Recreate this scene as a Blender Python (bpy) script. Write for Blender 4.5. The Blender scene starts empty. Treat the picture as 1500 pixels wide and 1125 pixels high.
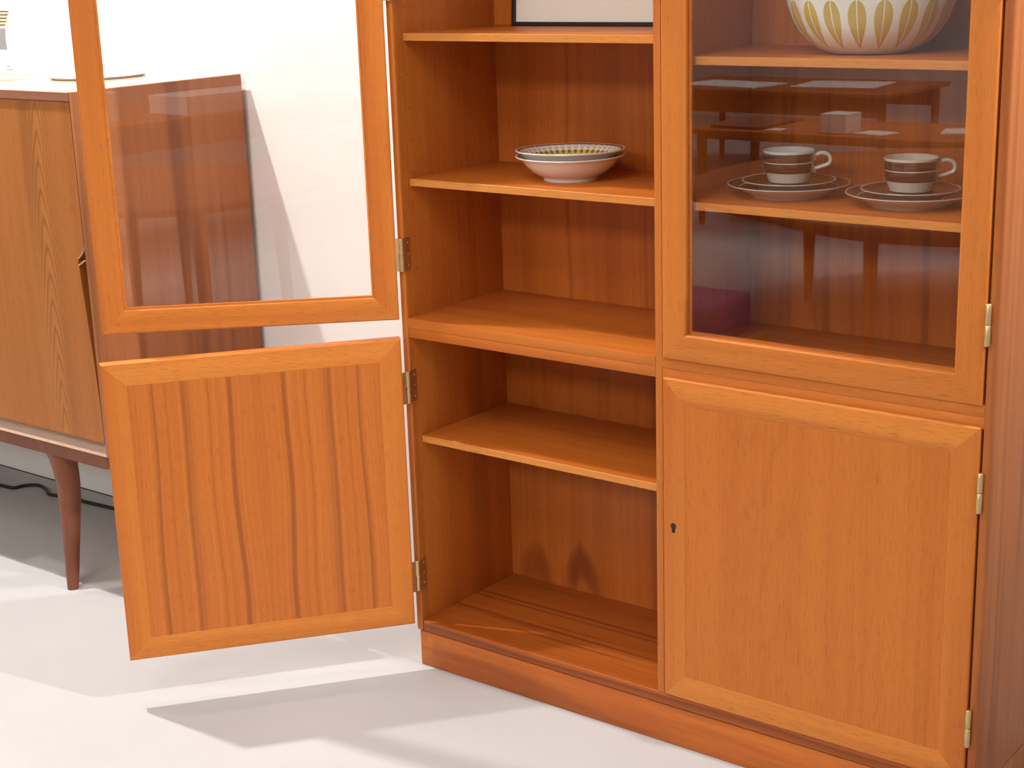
import bpy, bmesh, math, random
from mathutils import Vector, Matrix

random.seed(7)
scene = bpy.context.scene
col = scene.collection

# ------------------------------------------------------------------ camera
cam_data = bpy.data.cameras.new('camera')
cam_data.sensor_fit = 'HORIZONTAL'
cam_data.sensor_width = 36.0
cam_data.lens = 2308.69 / 1500.0 * 36.0
cam_data.clip_start = 0.05
cam_data.clip_end = 60
cam = bpy.data.objects.new('camera', cam_data)
col.objects.link(cam)
RX = (0.7914843597, 0.6103803576, -0.0314376746)
RY = (-0.1385486919, 0.2292795569, 0.9634496068)
RF = (-0.5952787316, 0.7581996464, -0.2660385834)
cam.matrix_world = Matrix(((RX[0], RY[0], -RF[0], 1.69963), (RX[1], RY[1], -RF[1], -1.87612),
                           (RX[2], RY[2], -RF[2], 1.19858), (0, 0, 0, 1)))
scene.camera = cam

# ------------------------------------------------------------------ world, exposure
world = bpy.data.worlds.new('world')
scene.world = world
world.use_nodes = True
world.node_tree.nodes['Background'].inputs[0].default_value = (1.0, 0.93, 0.85, 1)
world.node_tree.nodes['Background'].inputs[1].default_value = 0.02
vs = scene.view_settings
vs.view_transform = 'Standard'
vs.look = 'None'
vs.exposure = -1.12
vs.gamma = 1.0
vs.use_curve_mapping = False

# ------------------------------------------------------------------ lights: ceiling spots on two tracks
WARM = (1.0, 0.95, 0.89)
def spot(loc, target, power, size=70, blend=0.6, radius=0.03, color=WARM):
    d = bpy.data.lights.new('spot_light', 'SPOT')
    d.energy = power
    d.color = color
    d.spot_size = math.radians(size)
    d.spot_blend = blend
    d.shadow_soft_size = radius
    o = bpy.data.objects.new('spot_light', d)
    col.objects.link(o)
    o.location = loc
    o.rotation_euler = (Vector(target) - Vector(loc)).to_track_quat('-Z', 'Y').to_euler()
    return o
SPOTS = [
    ((-1.15, -0.42, 2.60), (-0.85, 0.15, 0.8), 510, 100, 0.7),
    ((-2.60, -0.42, 2.60), (-2.20, 0.15, 0.8), 150, 80, 0.7),
    ((-0.60, -0.50, 2.60), (0.15, -0.15, 0.5), 75, 100, 0.8),
    ((1.35, -1.35, 2.60), (0.75, 0.0, 0.6), 26, 90, 0.8, 0.30),
    ((-0.55, -1.60, 2.60), (-0.30, -0.40, 0.0), 24, 100, 0.8, 0.12),
    ((2.30, -0.01, 2.60), (1.00, 0.14, 1.42), 560, 48, 0.9),
    ((-1.20, -3.40, 2.60), (-1.20, -3.60, 0.0), 300, 110, 0.8, 0.20),
    ((1.60, -3.60, 2.60), (1.70, -3.40, 0.0), 300, 110, 0.8, 0.20),
    ((-2.60, -5.60, 2.60), (-2.60, -5.40, 0.0), 300, 110, 0.8, 0.20),
]
# broad unseen area lights, added overhead for soft ambient fill
def fill_light(loc, sx, sy, power):
    d = bpy.data.lights.new('ambient_fill_light', 'AREA')
    d.shape = 'RECTANGLE'
    d.size, d.size_y = sx, sy
    d.energy = power
    d.color = WARM
    o = bpy.data.objects.new('ambient_fill_light', d)
    col.objects.link(o)
    o.location = loc
FILLS = [((0.9, -2.4, 2.88), 1.2, 1.2, 80), ((-1.6, -2.4, 2.88), 1.2, 1.2, 18), ((0.9, -5.0, 2.88), 1.2, 1.2, 240), ((-1.6, -5.0, 2.88), 1.2, 1.2, 100), ((3.2, -2.4, 2.88), 1.2, 1.2, 22)]

# ------------------------------------------------------------------ material helpers
class NT:
    def __init__(self, name):
        self.m = bpy.data.materials.new(name)
        self.m.use_nodes = True
        self.t = self.m.node_tree
        self.b = self.t.nodes['Principled BSDF']
        self.out = self.t.nodes['Material Output']
    def n(self, typ, **kw):
        x = self.t.nodes.new(typ)
        for k, v in kw.items():
            setattr(x, k, v)
        return x
    def link(self, a, b):
        self.t.links.new(a, b)
    def put(self, sock, v):
        if isinstance(v, bpy.types.NodeSocket):
            self.link(v, sock)
        else:
            sock.default_value = v
    def math(self, op, a, b=0.0, c=0.0, clamp=False):
        x = self.n('ShaderNodeMath', operation=op)
        x.use_clamp = clamp
        for i, v in enumerate((a, b, c)):
            self.put(x.inputs[i], v)
        return x.outputs[0]
    def vmul(self, v, s):
        x = self.n('ShaderNodeVectorMath', operation='MULTIPLY')
        self.link(v, x.inputs[0]); x.inputs[1].default_value = s
        return x.outputs[0]
    def obj(self):
        return self.n('ShaderNodeTexCoord').outputs['Object']
    def xyz(self, v):
        s = self.n('ShaderNodeSeparateXYZ'); self.link(v, s.inputs[0])
        return s.outputs[0], s.outputs[1], s.outputs[2]
    def comb(self, x, y, z):
        s = self.n('ShaderNodeCombineXYZ')
        for i, v in enumerate((x, y, z)):
            self.put(s.inputs[i], v)
        return s.outputs[0]
    def noise(self, v, scale=1.0, detail=2.0, rough=0.5, dist=0.0):
        x = self.n('ShaderNodeTexNoise')
        self.link(v, x.inputs['Vector'])
        x.inputs['Scale'].default_value = scale
        x.inputs['Detail'].default_value = detail
        x.inputs['Roughness'].default_value = rough
        x.inputs['Distortion'].default_value = dist
        return x.outputs['Fac']
    def step(self, v, lo, hi):
        x = self.n('ShaderNodeMapRange', interpolation_type='SMOOTHSTEP')
        x.clamp = True
        self.put(x.inputs[0], v)
        self.put(x.inputs[1], lo); self.put(x.inputs[2], hi)
        x.inputs[3].default_value = 0; x.inputs[4].default_value = 1
        return x.outputs[0]
    def mix(self, f, a, b, mode='MIX'):
        x = self.n('ShaderNodeMix', data_type='RGBA', blend_type=mode)
        self.put(x.inputs[0], f)
        for s, v in ((x.inputs[6], a), (x.inputs[7], b)):
            self.put(s, (*v, 1) if isinstance(v, tuple) and len(v) == 3 else v)
        return x.outputs[2]
    def base(self, v):
        self.put(self.b.inputs['Base Color'], (*v, 1) if isinstance(v, tuple) and len(v) == 3 else v)
    def set(self, rough=None, metal=None, spec=None, coat=None):
        if rough is not None: self.put(self.b.inputs['Roughness'], rough)
        if metal is not None: self.put(self.b.inputs['Metallic'], metal)
        if spec is not None: self.put(self.b.inputs['Specular IOR Level'], spec)
        if coat is not None: self.put(self.b.inputs['Coat Weight'], coat)
    def bump(self, h, strength, dist=0.001):
        x = self.n('ShaderNodeBump')
        x.inputs['Strength'].default_value = strength
        x.inputs['Distance'].default_value = dist
        self.link(h, x.inputs['Height'])
        self.link(x.outputs[0], self.b.inputs['Normal'])

def wood(name, axis='Z', light=(0.60, 0.225, 0.052), mid=(0.49, 0.155, 0.030), dark=(0.20, 0.045, 0.010),
         streak=0.45, pore=0.40, broad=7.0, fine=48.0, along=0.9, rough=0.42, figure=None, mirror=None, spec=0.35, streak_lo=0.56, gs=0.85, bs=0.58):
    light = (light[0], light[1] * gs, light[2] * bs); mid = (mid[0], mid[1] * gs, mid[2] * bs)
    w = NT(name)
    x, y, z = w.xyz(w.obj())
    rnd = w.n('ShaderNodeObjectInfo').outputs['Random']
    if axis == 'Z':
        a, b, l = x, y, z
    elif axis == 'X':
        a, b, l = z, y, x
    else:
        a, b, l = x, z, y
    fa, fl = a, l
    if mirror is not None:
        a = w.math('ABSOLUTE', w.math('SUBTRACT', a, mirror))
    off = w.math('MULTIPLY', rnd, 23.7)
    a = w.math('ADD', a, off)
    # a gentle waviness of the grain lines
    wav = w.noise(w.comb(w.math('MULTIPLY', a, 3.0), w.math('MULTIPLY', b, 3.0), w.math('MULTIPLY', l, 2.2)), 1.0, 1.0)
    aw = w.math('ADD', a, w.math('MULTIPLY', w.math('SUBTRACT', wav, 0.5), 0.03))
    n1 = w.noise(w.comb(w.math('MULTIPLY', aw, broad), w.math('MULTIPLY', b, broad), w.math('MULTIPLY', l, along * 0.6)), 1.0, 2.0)
    n2 = w.noise(w.comb(w.math('MULTIPLY', aw, fine), w.math('MULTIPLY', b, fine), w.math('MULTIPLY', l, along)), 1.0, 3.0, 0.6)
    n4 = w.noise(w.comb(w.math('MULTIPLY', aw, fine * 0.45), w.math('MULTIPLY', b, fine * 0.45), w.math('MULTIPLY', l, along * 0.7)), 1.0, 2.5, 0.55)
    n3 = w.noise(w.comb(w.math('MULTIPLY', a, 850.0), w.math('MULTIPLY', b, 850.0), w.math('MULTIPLY', l, 45.0)), 1.0, 2.0)
    f = w.math('ADD', w.math('MULTIPLY', n1, 0.55), w.math('MULTIPLY', n2, 0.45))
    c = w.mix(w.step(f, 0.36, 0.66), light, mid)
    s = w.step(n4, streak_lo, streak_lo + 0.14)
    c = w.mix(w.math('MULTIPLY', s, streak), c, dark)
    p = w.step(n3, 0.52, 0.72)
    c = w.mix(w.math('MULTIPLY', p, pore), c, dark)
    if figure:
        for (cx, spread, freq, strength, tilt) in figure:   # cathedral arches around a centre line
            da = w.math('SUBTRACT', fa, cx)
            da = w.math('ADD', da, w.math('MULTIPLY', w.math('SUBTRACT', wav, 0.5), 0.05))
            ph = w.math('ADD', w.math('MULTIPLY', w.math('POWER', w.math('ABSOLUTE', da), 1.5), tilt), fl)
            ph = w.math('ADD', ph, w.math('MULTIPLY', n2, 0.035))
            ring = w.math('SINE', w.math('MULTIPLY', ph, freq))
            near = w.math('SUBTRACT', 1.0, w.step(w.math('ABSOLUTE', da), spread * 0.3, spread))
            r = w.math('MULTIPLY', w.step(ring, 0.35, 1.0), near)
            r = w.math('MULTIPLY', r, w.math('ADD', 0.45, w.math('MULTIPLY', 0.55, w.step(n1, 0.35, 0.6))))
            c = w.mix(w.math('MULTIPLY', r, strength), c, dark)
    w.base(c)
    w.set(rough=rough, spec=spec)
    w.bump(w.math('ADD', n3, w.math('MULTIPLY', n2, 0.6)), 0.06, 0.0006)
    return w.m

def plain(name, c, rough=0.5, metal=0.0, spec=0.5, vary=0.0, scale=30.0, coat=0.0):
    w = NT(name)
    if vary > 0:
        f = w.noise(w.obj(), scale, 4.0)
        w.base(w.mix(f, tuple(max(0, k * (1 - vary)) for k in c), tuple(min(1, k * (1 + vary)) for k in c)))
    else:
        w.base(c)
    w.set(rough=rough, metal=metal, spec=spec, coat=coat)
    return w.m

def glass(name, tint=(1, 1, 1)):
    w = NT(name)
    t = w.n('ShaderNodeBsdfTransparent'); t.inputs[0].default_value = (*tint, 1)
    g = w.n('ShaderNodeBsdfGlossy'); g.inputs['Roughness'].default_value = 0.0
    g.inputs['Color'].default_value = (1, 1, 1, 1)
    fr = w.n('ShaderNodeFresnel')
    bf = w.n('ShaderNodeNewGeometry').outputs['Backfacing']
    w.link(w.math('ADD', w.math('MULTIPLY', bf, 1 / 1.52 - 1.52), 1.52), fr.inputs['IOR'])
    m = w.n('ShaderNodeMixShader')
    w.link(fr.outputs[0], m.inputs[0]); w.link(t.outputs[0], m.inputs[1]); w.link(g.outputs[0], m.inputs[2])
    w.link(m.outputs[0], w.out.inputs['Surface'])
    w.t.nodes.remove(w.b)
    return w.m

M = {}
M['teak_v'] = wood('teak_vertical', 'Z', streak=0.26, pore=0.32)
M['teak_h'] = wood('teak_along', 'X', light=(0.66, 0.27, 0.068), mid=(0.56, 0.195, 0.040), streak=0.18, pore=0.45)
M['teak_edge'] = wood('teak_lipping', 'X', light=(0.70, 0.33, 0.10), mid=(0.62, 0.26, 0.07), streak=0.12, pore=0.35)
M['teak_shelf'] = wood('teak_shelf', 'X', light=(0.60, 0.215, 0.045), mid=(0.50, 0.155, 0.028), streak=0.22, pore=0.25)
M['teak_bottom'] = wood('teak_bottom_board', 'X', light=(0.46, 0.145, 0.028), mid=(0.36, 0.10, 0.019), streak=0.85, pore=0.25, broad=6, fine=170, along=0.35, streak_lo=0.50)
M['teak_side'] = wood('teak_outer_side', 'Z', light=(0.50, 0.185, 0.058), mid=(0.37, 0.120, 0.032), streak=0.45, pore=0.25, fine=60)
M['teak_back'] = wood('teak_back', 'Z', light=(0.58, 0.200, 0.042), mid=(0.46, 0.140, 0.026), streak=0.55, pore=0.25, broad=11, fine=70, along=0.5, streak_lo=0.55)
M['teak_back_low'] = wood('teak_back_lower', 'Z', light=(0.52, 0.175, 0.036), mid=(0.41, 0.125, 0.023), streak=0.45, pore=0.25, broad=11, fine=60, along=0.5,
                          figure=[(-0.185, 0.05, 24.0, 0.85, 7.0), (-0.085, 0.05, 26.0, 0.85, 7.0)])
M['teak_panel'] = wood('teak_door_panel', 'Z', light=(0.58, 0.205, 0.042), mid=(0.49, 0.152, 0.028), streak=0.24, pore=0.34, fine=55,
                       figure=[(0.215, 0.07, 40.0, 0.10, 14.0), (0.330, 0.05, 46.0, 0.07, 18.0)])
M['teak_streak'] = wood('teak_striped_panel', 'Z', light=(0.58, 0.21, 0.050), mid=(0.47, 0.145, 0.030), dark=(0.22, 0.055, 0.013), streak=0.55, pore=0.35,
                        broad=16, fine=125, along=0.28, mirror=0.2387, streak_lo=0.52)
M['teak_plinth'] = wood('teak_plinth', 'X', light=(0.58, 0.195, 0.042), mid=(0.44, 0.125, 0.024), streak=0.45, pore=0.3, fine=70, along=3.0)
M['board_front'] = wood('sideboard_front_veneer', 'Z', light=(0.43, 0.165, 0.045), mid=(0.35, 0.118, 0.029), dark=(0.11, 0.032, 0.010), streak=0.30, pore=0.3,
                        broad=8, fine=30, figure=[(0.112, 0.055, 120.0, 0.95, 30.0)], gs=0.95, bs=0.75)
M['board_side'] = wood('sideboard_end_veneer', 'Z', light=(0.42, 0.170, 0.060), mid=(0.33, 0.120, 0.040), dark=(0.13, 0.040, 0.015), streak=0.6, pore=0.25, broad=9, fine=34, along=0.5, streak_lo=0.53, gs=0.98, bs=1.0)
M['board_edge'] = wood('sideboard_edge', 'X', light=(0.30, 0.125, 0.075), mid=(0.23, 0.09, 0.052), streak=0.25, gs=1.0, bs=1.0)
M['board_lip_sheen'] = wood('sideboard_lip_sheen', 'X', light=(0.50, 0.36, 0.27), mid=(0.43, 0.29, 0.21), streak=0.2, spec=0.8, rough=0.22, gs=1.0, bs=1.0)  # paler than the wood itself: the specular sheen is put into the colour
M['board_top_glare'] = wood('sideboard_top_glare', 'X', light=(0.66, 0.50, 0.36), mid=(0.58, 0.42, 0.29), streak=0.2, rough=0.14, spec=1.0, gs=1.0, bs=1.0)  # base colour whitened to paint in the bright glare on the top
M['board_leg'] = wood('sideboard_leg', 'Z', light=(0.20, 0.068, 0.034), mid=(0.15, 0.048, 0.024), streak=0.25, gs=1.0, bs=1.0)
M['dark_wood'] = wood('table_wood', 'X', light=(0.45, 0.16, 0.045), mid=(0.34, 0.105, 0.026), streak=0.35)
M['dark_leg'] = wood('table_leg_wood', 'Z', light=(0.40, 0.13, 0.035), mid=(0.30, 0.085, 0.02), streak=0.3)
M['brass'] = plain('aged_brass', (0.70, 0.53, 0.27), rough=0.42, metal=1.0, vary=0.15, scale=120)
M['dark_metal'] = plain('dark_iron', (0.02, 0.018, 0.015), rough=0.4, metal=0.8)
M['black'] = plain('black_lacquer', (0.010, 0.009, 0.010), rough=0.45)
M['paper'] = plain('cream_mat_board', (0.86, 0.83, 0.76), rough=0.8, vary=0.02)
M['white'] = plain('white_card', (0.86, 0.86, 0.84), rough=0.6)
M['glass'] = glass('clear_glass')
M['acrylic'] = glass('clear_acrylic', (0.97, 0.97, 0.97))
M['cord'] = plain('black_rubber', (0.012, 0.012, 0.013), rough=0.45)
M['purple'] = plain('purple_fabric', (0.22, 0.10, 0.24), rough=0.9, vary=0.15, scale=200)
M['ceramic'] = plain('cream_glaze', (0.82, 0.81, 0.76), rough=0.18, spec=0.5, vary=0.02, scale=12, coat=0.3)
M['grey_print'] = plain('grey_print', (0.26, 0.25, 0.28), rough=0.7)
M['tan_print'] = plain('tan_print', (0.66, 0.52, 0.34), rough=0.7)
M['dark_print'] = plain('dark_print', (0.03, 0.03, 0.035), rough=0.7)
M['text'] = plain('grey_ink', (0.12, 0.12, 0.12), rough=0.7)
M['lamp_body'] = plain('white_lamp_metal', (0.75, 0.75, 0.74), rough=0.4)

def floor_mat():
    w = NT('pale_grey_floor')
    v = w.obj()
    f = w.noise(v, 1.3, 5.0, 0.6)
    g = w.noise(v, 420.0, 2.0)
    c = w.mix(w.step(f, 0.3, 0.7), (0.452, 0.455, 0.462), (0.495, 0.500, 0.508))
    c = w.mix(w.math('MULTIPLY', w.step(g, 0.55, 0.75), 0.12), c, (0.50, 0.48, 0.46))
    w.base(c)
    w.set(rough=0.55, spec=0.3)
    w.bump(g, 0.05, 0.0005)
    return w.m
def wall_mat():
    w = NT('white_painted_wall')
    g = w.noise(w.obj(), 260.0, 3.0)
    f = w.noise(w.obj(), 2.0, 3.0)
    w.base(w.mix(f, (0.80, 0.79, 0.77), (0.84, 0.835, 0.82)))
    w.set(rough=0.8, spec=0.2)
    w.bump(g, 0.12, 0.0008)
    return w.m
M['floor'] = floor_mat()
M['wall'] = wall_mat()
M['ceiling'] = plain('white_ceiling', (0.80, 0.79, 0.77), rough=0.9, vary=0.01)

# ------------------------------------------------------------------ geometry helpers
WORLD = {}   # object -> world position of its origin (only unrotated chains)

def bm_box(lo, hi, bevel=0.0, seg=2, bm=None):
    own = bm is None
    b = bmesh.new()
    bmesh.ops.create_cube(b, size=1.0)
    for v in b.verts:
        v.co = Vector([lo[i] + (v.co[i] + 0.5) * (hi[i] - lo[i]) for i in range(3)])
    if bevel > 0:
        bmesh.ops.bevel(b, geom=list(b.edges), offset=bevel, segments=seg, profile=0.5, affect='EDGES')
    if own:
        return b
    tmp = bpy.data.meshes.new('tmp'); b.to_mesh(tmp); b.free(); bm.from_mesh(tmp); bpy.data.meshes.remove(tmp)
    return bm

def bm_lathe(profile, seg=64, bm=None, center=(0, 0, 0)):
    bm = bm or bmesh.new()
    rings = []
    for r, z in profile:
        if r < 1e-6:
            rings.append([bm.verts.new((center[0], center[1], center[2] + z))])
        else:
            rings.append([bm.verts.new((center[0] + r * math.cos(2 * math.pi * k / seg), center[1] + r * math.sin(2 * math.pi * k / seg), center[2] + z)) for k in range(seg)])
    for A, B in zip(rings, rings[1:]):
        for k in range(seg):
            k2 = (k + 1) % seg
            if len(A) == 1 and len(B) == 1: continue
            if len(A) == 1: bm.faces.new((A[0], B[k], B[k2]))
            elif len(B) == 1: bm.faces.new((A[k], A[k2], B[0]))
            else: bm.faces.new((A[k], A[k2], B[k2], B[k]))
    return bm

def bm_tube(path, rad, seg=10, bm=None, flat=1.0):
    """tube along a list of points; rad is a number or one per point"""
    bm = bm or bmesh.new()
    pts = [Vector(p) for p in path]
    rs = rad if isinstance(rad, (list, tuple)) else [rad] * len(pts)
    rings = []
    up = Vector((0, 0, 1))
    prev = None
    for i, p in enumerate(pts):
        t = (pts[min(i + 1, len(pts) - 1)] - pts[max(i - 1, 0)]).normalized()
        if prev is None:
            s = t.cross(up)
            if s.length < 1e-4: s = t.cross(Vector((1, 0, 0)))
        else:
            s = prev - t * prev.dot(t)
        s.normalize(); prev = s
        u = s.cross(t).normalized()
        rings.append([bm.verts.new(p + s * rs[i] * math.cos(2 * math.pi * k / seg) * flat + u * rs[i] * math.sin(2 * math.pi * k / seg)) for k in range(seg)])
    for A, B in zip(rings, rings[1:]):
        for k in range(seg):
            bm.faces.new((A[k], A[(k + 1) % seg], B[(k + 1) % seg], B[k]))
    bm.faces.new(rings[0][::-1]); bm.faces.new(rings[-1])
    return bm

def smooth_path(pts, n=8):
    pts = [Vector(p) for p in pts]
    out = []
    for i in range(len(pts) - 1):
        p0, p1, p2, p3 = pts[max(i - 1, 0)], pts[i], pts[i + 1], pts[min(i + 2, len(pts) - 1)]
        for k in range(n):
            t = k / n
            out.append(0.5 * ((2 * p1) + (p2 - p0) * t + (2 * p0 - 5 * p1 + 4 * p2 - p3) * t * t + (3 * p1 - p0 - 3 * p2 + p3) * t ** 3))
    out.append(pts[-1])
    return out

def bm_prism(poly, lo, hi, axis='Y', bevel=0.0, bm=None):
    """extrude a 2-D polygon (x,z | x,y | y,z) along the remaining axis"""
    own = bm or bmesh.new()
    def P(a, b, h):
        return {'Y': (a, h, b), 'Z': (a, b, h), 'X': (h, a, b)}[axis]
    A = [own.verts.new(P(a, b, lo)) for a, b in poly]
    B = [own.verts.new(P(a, b, hi)) for a, b in poly]
    n = len(poly)
    own.faces.new(A); own.faces.new(B[::-1])
    for k in range(n):
        own.faces.new((A[k], B[k], B[(k + 1) % n], A[(k + 1) % n]))
    if bevel:
        bmesh.ops.bevel(own, geom=list(own.edges), offset=bevel, segments=2, profile=0.5, affect='EDGES')
    return own

def rounded(w0, w1, d0, d1, r00, r10, r11, r01, n=4):
    """closed rounded-rectangle profile in (w, d); radii at (w0,d0),(w1,d0),(w1,d1),(w0,d1)"""
    pts = []
    for cx, cy, r, a0 in ((w0, d0, r00, 180), (w1, d0, r10, 270), (w1, d1, r11, 0), (w0, d1, r01, 90)):
        sx = 1 if cx == w0 else -1
        sy = 1 if cy == d0 else -1
        ox, oy = cx + sx * r, cy + sy * r
        if r <= 0:
            pts.append((cx, cy)); continue
        for k in range(n + 1):
            a = math.radians(a0 + 90 * k / n)
            pts.append((ox + r * math.cos(a), oy + r * math.sin(a)))
    return pts

def bm_mitre(profile, origin, along, inward, depth, length):
    """mitred frame bar: profile (w inward from the outer edge, d through the thickness), cut at 45 degrees at both ends"""
    bm = bmesh.new()
    o, a, i, d = Vector(origin), Vector(along), Vector(inward), Vector(depth)
    A = [bm.verts.new(o + a * w + i * w + d * t) for w, t in profile]
    B = [bm.verts.new(o + a * (length - w) + i * w + d * t) for w, t in profile]
    n = len(profile)
    bm.faces.new(A); bm.faces.new(B[::-1])
    for k in range(n):
        bm.faces.new((A[k], B[k], B[(k + 1) % n], A[(k + 1) % n]))
    return bm

def obj(name, bm, mat, parent=None, recenter=True, smooth=False, local=False):
    bmesh.ops.recalc_face_normals(bm, faces=list(bm.faces))
    o_pos = Vector((0, 0, 0))
    if recenter:
        lo = Vector([min(v.co[i] for v in bm.verts) for i in range(3)])
        hi = Vector([max(v.co[i] for v in bm.verts) for i in range(3)])
        o_pos = (lo + hi) / 2
        for v in bm.verts: v.co -= o_pos
    me = bpy.data.meshes.new(name)
    bm.to_mesh(me); bm.free()
    if smooth:
        for p in me.polygons: p.use_smooth = True
        try:
            me.set_sharp_from_angle(angle=math.radians(40))
        except Exception:
            pass
    for m in (mat if isinstance(mat, list) else [mat]):
        me.materials.append(m)
    o = bpy.data.objects.new(name, me)
    col.objects.link(o)
    if parent is not None:
        o.parent = parent
        base = Vector((0, 0, 0)) if local else WORLD[parent]
        o.location = o_pos - base
    else:
        o.location = o_pos
    WORLD[o] = o_pos
    return o

def tag(o, label=None, cat=None, group=None, kind=None):
    if label: o['label'] = label
    if cat: o['category'] = cat
    if group: o['group'] = group
    if kind: o['kind'] = kind
    return o

def thing(name, label, cat, loc, group=None):
    o = bpy.data.objects.new(name, None)
    o.empty_display_size = 0.05
    col.objects.link(o)
    o.location = loc
    WORLD[o] = Vector(loc)
    return tag(o, label, cat, group)

# ------------------------------------------------------------------ the room
YW = 0.275
tag(obj('floor', bm_box((-5.0, -8.0, -0.06), (5.5, YW, 0.0)), M['floor']), kind='structure')
tag(obj('wall_back', bm_box((-5.0, YW, 0.0025), (5.5, YW + 0.12, 2.9)), M['wall']), kind='structure')
tag(obj('wall_left', bm_box((-5.12, -8.0, 0.0), (-5.0, YW + 0.12, 2.9)), M['wall']), kind='structure')
tag(obj('wall_right', bm_box((5.5, -8.0, 0.0), (5.62, YW + 0.12, 2.9)), M['wall']), kind='structure')
tag(obj('wall_front', bm_box((-5.12, -8.12, 0.0), (5.62, -8.0, 2.9)), M['wall']), kind='structure')
tag(obj('ceiling', bm_box((-5.12, -8.12, 2.9), (5.62, YW + 0.12, 3.0)), M['ceiling']), kind='structure')

for s in SPOTS:
    spot(*s)
for s in FILLS:
    fill_light(*s)

# ------------------------------------------------------------------ the tall cabinet
CAB = thing('display_cabinet', 'tall teak display cabinet with glazed upper doors and panelled lower doors, left pair open', 'cabinet', (0.5, 0.13, 0.0))
T = 0.0125           # side thickness
D = 0.2575           # inner depth
TOP = 1.80
XM0, XM1 = 0.4922, 0.5045
ZB0, ZB1 = 0.0663, 0.0853      # bottom board
ZR0, ZR1 = 0.5888, 0.6212      # rail between the two storeys
def side(x0, x1, name, mat):
    o = obj(name, bm_box((x0, 0.0, ZB0), (x1, D + 0.008, TOP), 0.0025, 3), mat, CAB, smooth=True)
    return o
left_side = side(0.0, T, 'side_panel', M['teak_v'])
for k in range(9):
    hb = bm_lathe([(0.0, 0.0), (0.0010, 0.0), (0.0010, 0.0003), (0.0, 0.0003)], 10)
    for v in hb.verts: v.co = Vector((T + v.co.z, 0.030 + v.co.x, 0.700 + 0.052 * k + v.co.y))
    obj('pin_hole', hb, M['black'], left_side)
side(1 - T, 1.0, 'side_panel', M['teak_side'])
obj('divider', bm_box((XM0, 0.0015, ZB1), (XM1, D, TOP - 0.016), 0.0015, 2), M['teak_v'], CAB, smooth=True)
for x0, x1 in ((T, XM0), (XM1, 1 - T)):
    obj('back_panel', bm_box((x0, D, ZB1), (x1, D + 0.006, ZR0)), M['teak_back_low'], CAB)
    obj('back_panel', bm_box((x0, D, ZR1), (x1, D + 0.006, TOP - 0.016)), M['teak_back'], CAB)
    zm = (ZR0 + ZR1) / 2
    obj('storey_board', bm_box((x0, 0.0015, zm + 0.0001), (x1, D + 0.005, ZR1), 0.0005, 2), M['teak_shelf'], CAB, smooth=True)
    obj('storey_board', bm_box((x0, 0.0020, ZR0), (x1, D + 0.005, zm - 0.0001), 0.0005, 2), M['teak_shelf'], CAB, smooth=True)
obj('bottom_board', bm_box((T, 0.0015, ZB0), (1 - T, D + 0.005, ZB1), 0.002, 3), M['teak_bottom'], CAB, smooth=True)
obj('top_board', bm_box((T, 0.0, TOP - 0.016), (1 - T, D + 0.008, TOP), 0.001), M['teak_h'], CAB)
# plinth: a front board and two returns
obj('plinth_board', bm_box((0.003, 0.0035, 0.0), (0.997, 0.0215, 0.0643), 0.0022, 3), M['teak_plinth'], CAB, smooth=True)
obj('plinth_board', bm_box((0.003, 0.0215, 0.0), (0.018, D, 0.0643), 0.001), M['teak_plinth'], CAB)
obj('plinth_board', bm_box((0.982, 0.0215, 0.0), (0.999, D, 0.0643), 0.001), M['teak_side'], CAB)
# loose shelves
for x0, x1, z in ((T, XM0, 1.0765), (T, XM0, 0.8475), (T, XM0, 0.4150), (XM1, 1 - T, 1.0485), (XM1, 1 - T, 0.8470), (T, XM0, 1.36), (XM1, 1 - T, 1.36)):
    sh = obj('shelf', bm_box((x0 + 0.0008, 0.0235, z - 0.0120), (x1 - 0.0008, D - 0.001, z), 0.001, 2), M['teak_shelf'], CAB, smooth=True)
    obj('edge_strip', bm_box((x0 + 0.0010, 0.0222, z - 0.0118), (x1 - 0.0010, 0.0240, z - 0.0002), 0.0005, 1), M['teak_edge'], sh)

# ---- doors, built in their own frame: x along the width from the left edge, y 0 outer face .. TD inner face, z up
TD = 0.019
DW = 0.4785
def frame_bars(door, w, h, fw, rails, stiles, glazed):
    ri = 0.0035 if glazed else 0.0004
    prof = rounded(0.0, fw, 0.0, TD, 0.0030, ri, 0.0026 if glazed else 0.0004, 0.0034)
    spec = (('bottom_rail', (0, 0, 0), (1, 0, 0), (0, 0, 1), w, rails), ('top_rail', (0, 0, h), (1, 0, 0), (0, 0, -1), w, rails),
            ('stile', (0, 0, 0), (0, 0, 1), (1, 0, 0), h, stiles), ('stile', (w, 0, 0), (0, 0, 1), (-1, 0, 0), h, stiles))
    for name, o, a, i, L, m in spec:
        obj(name, bm_mitre(prof, o, a, i, (0, 1, 0), L), m, door, smooth=True, local=True)

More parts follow.
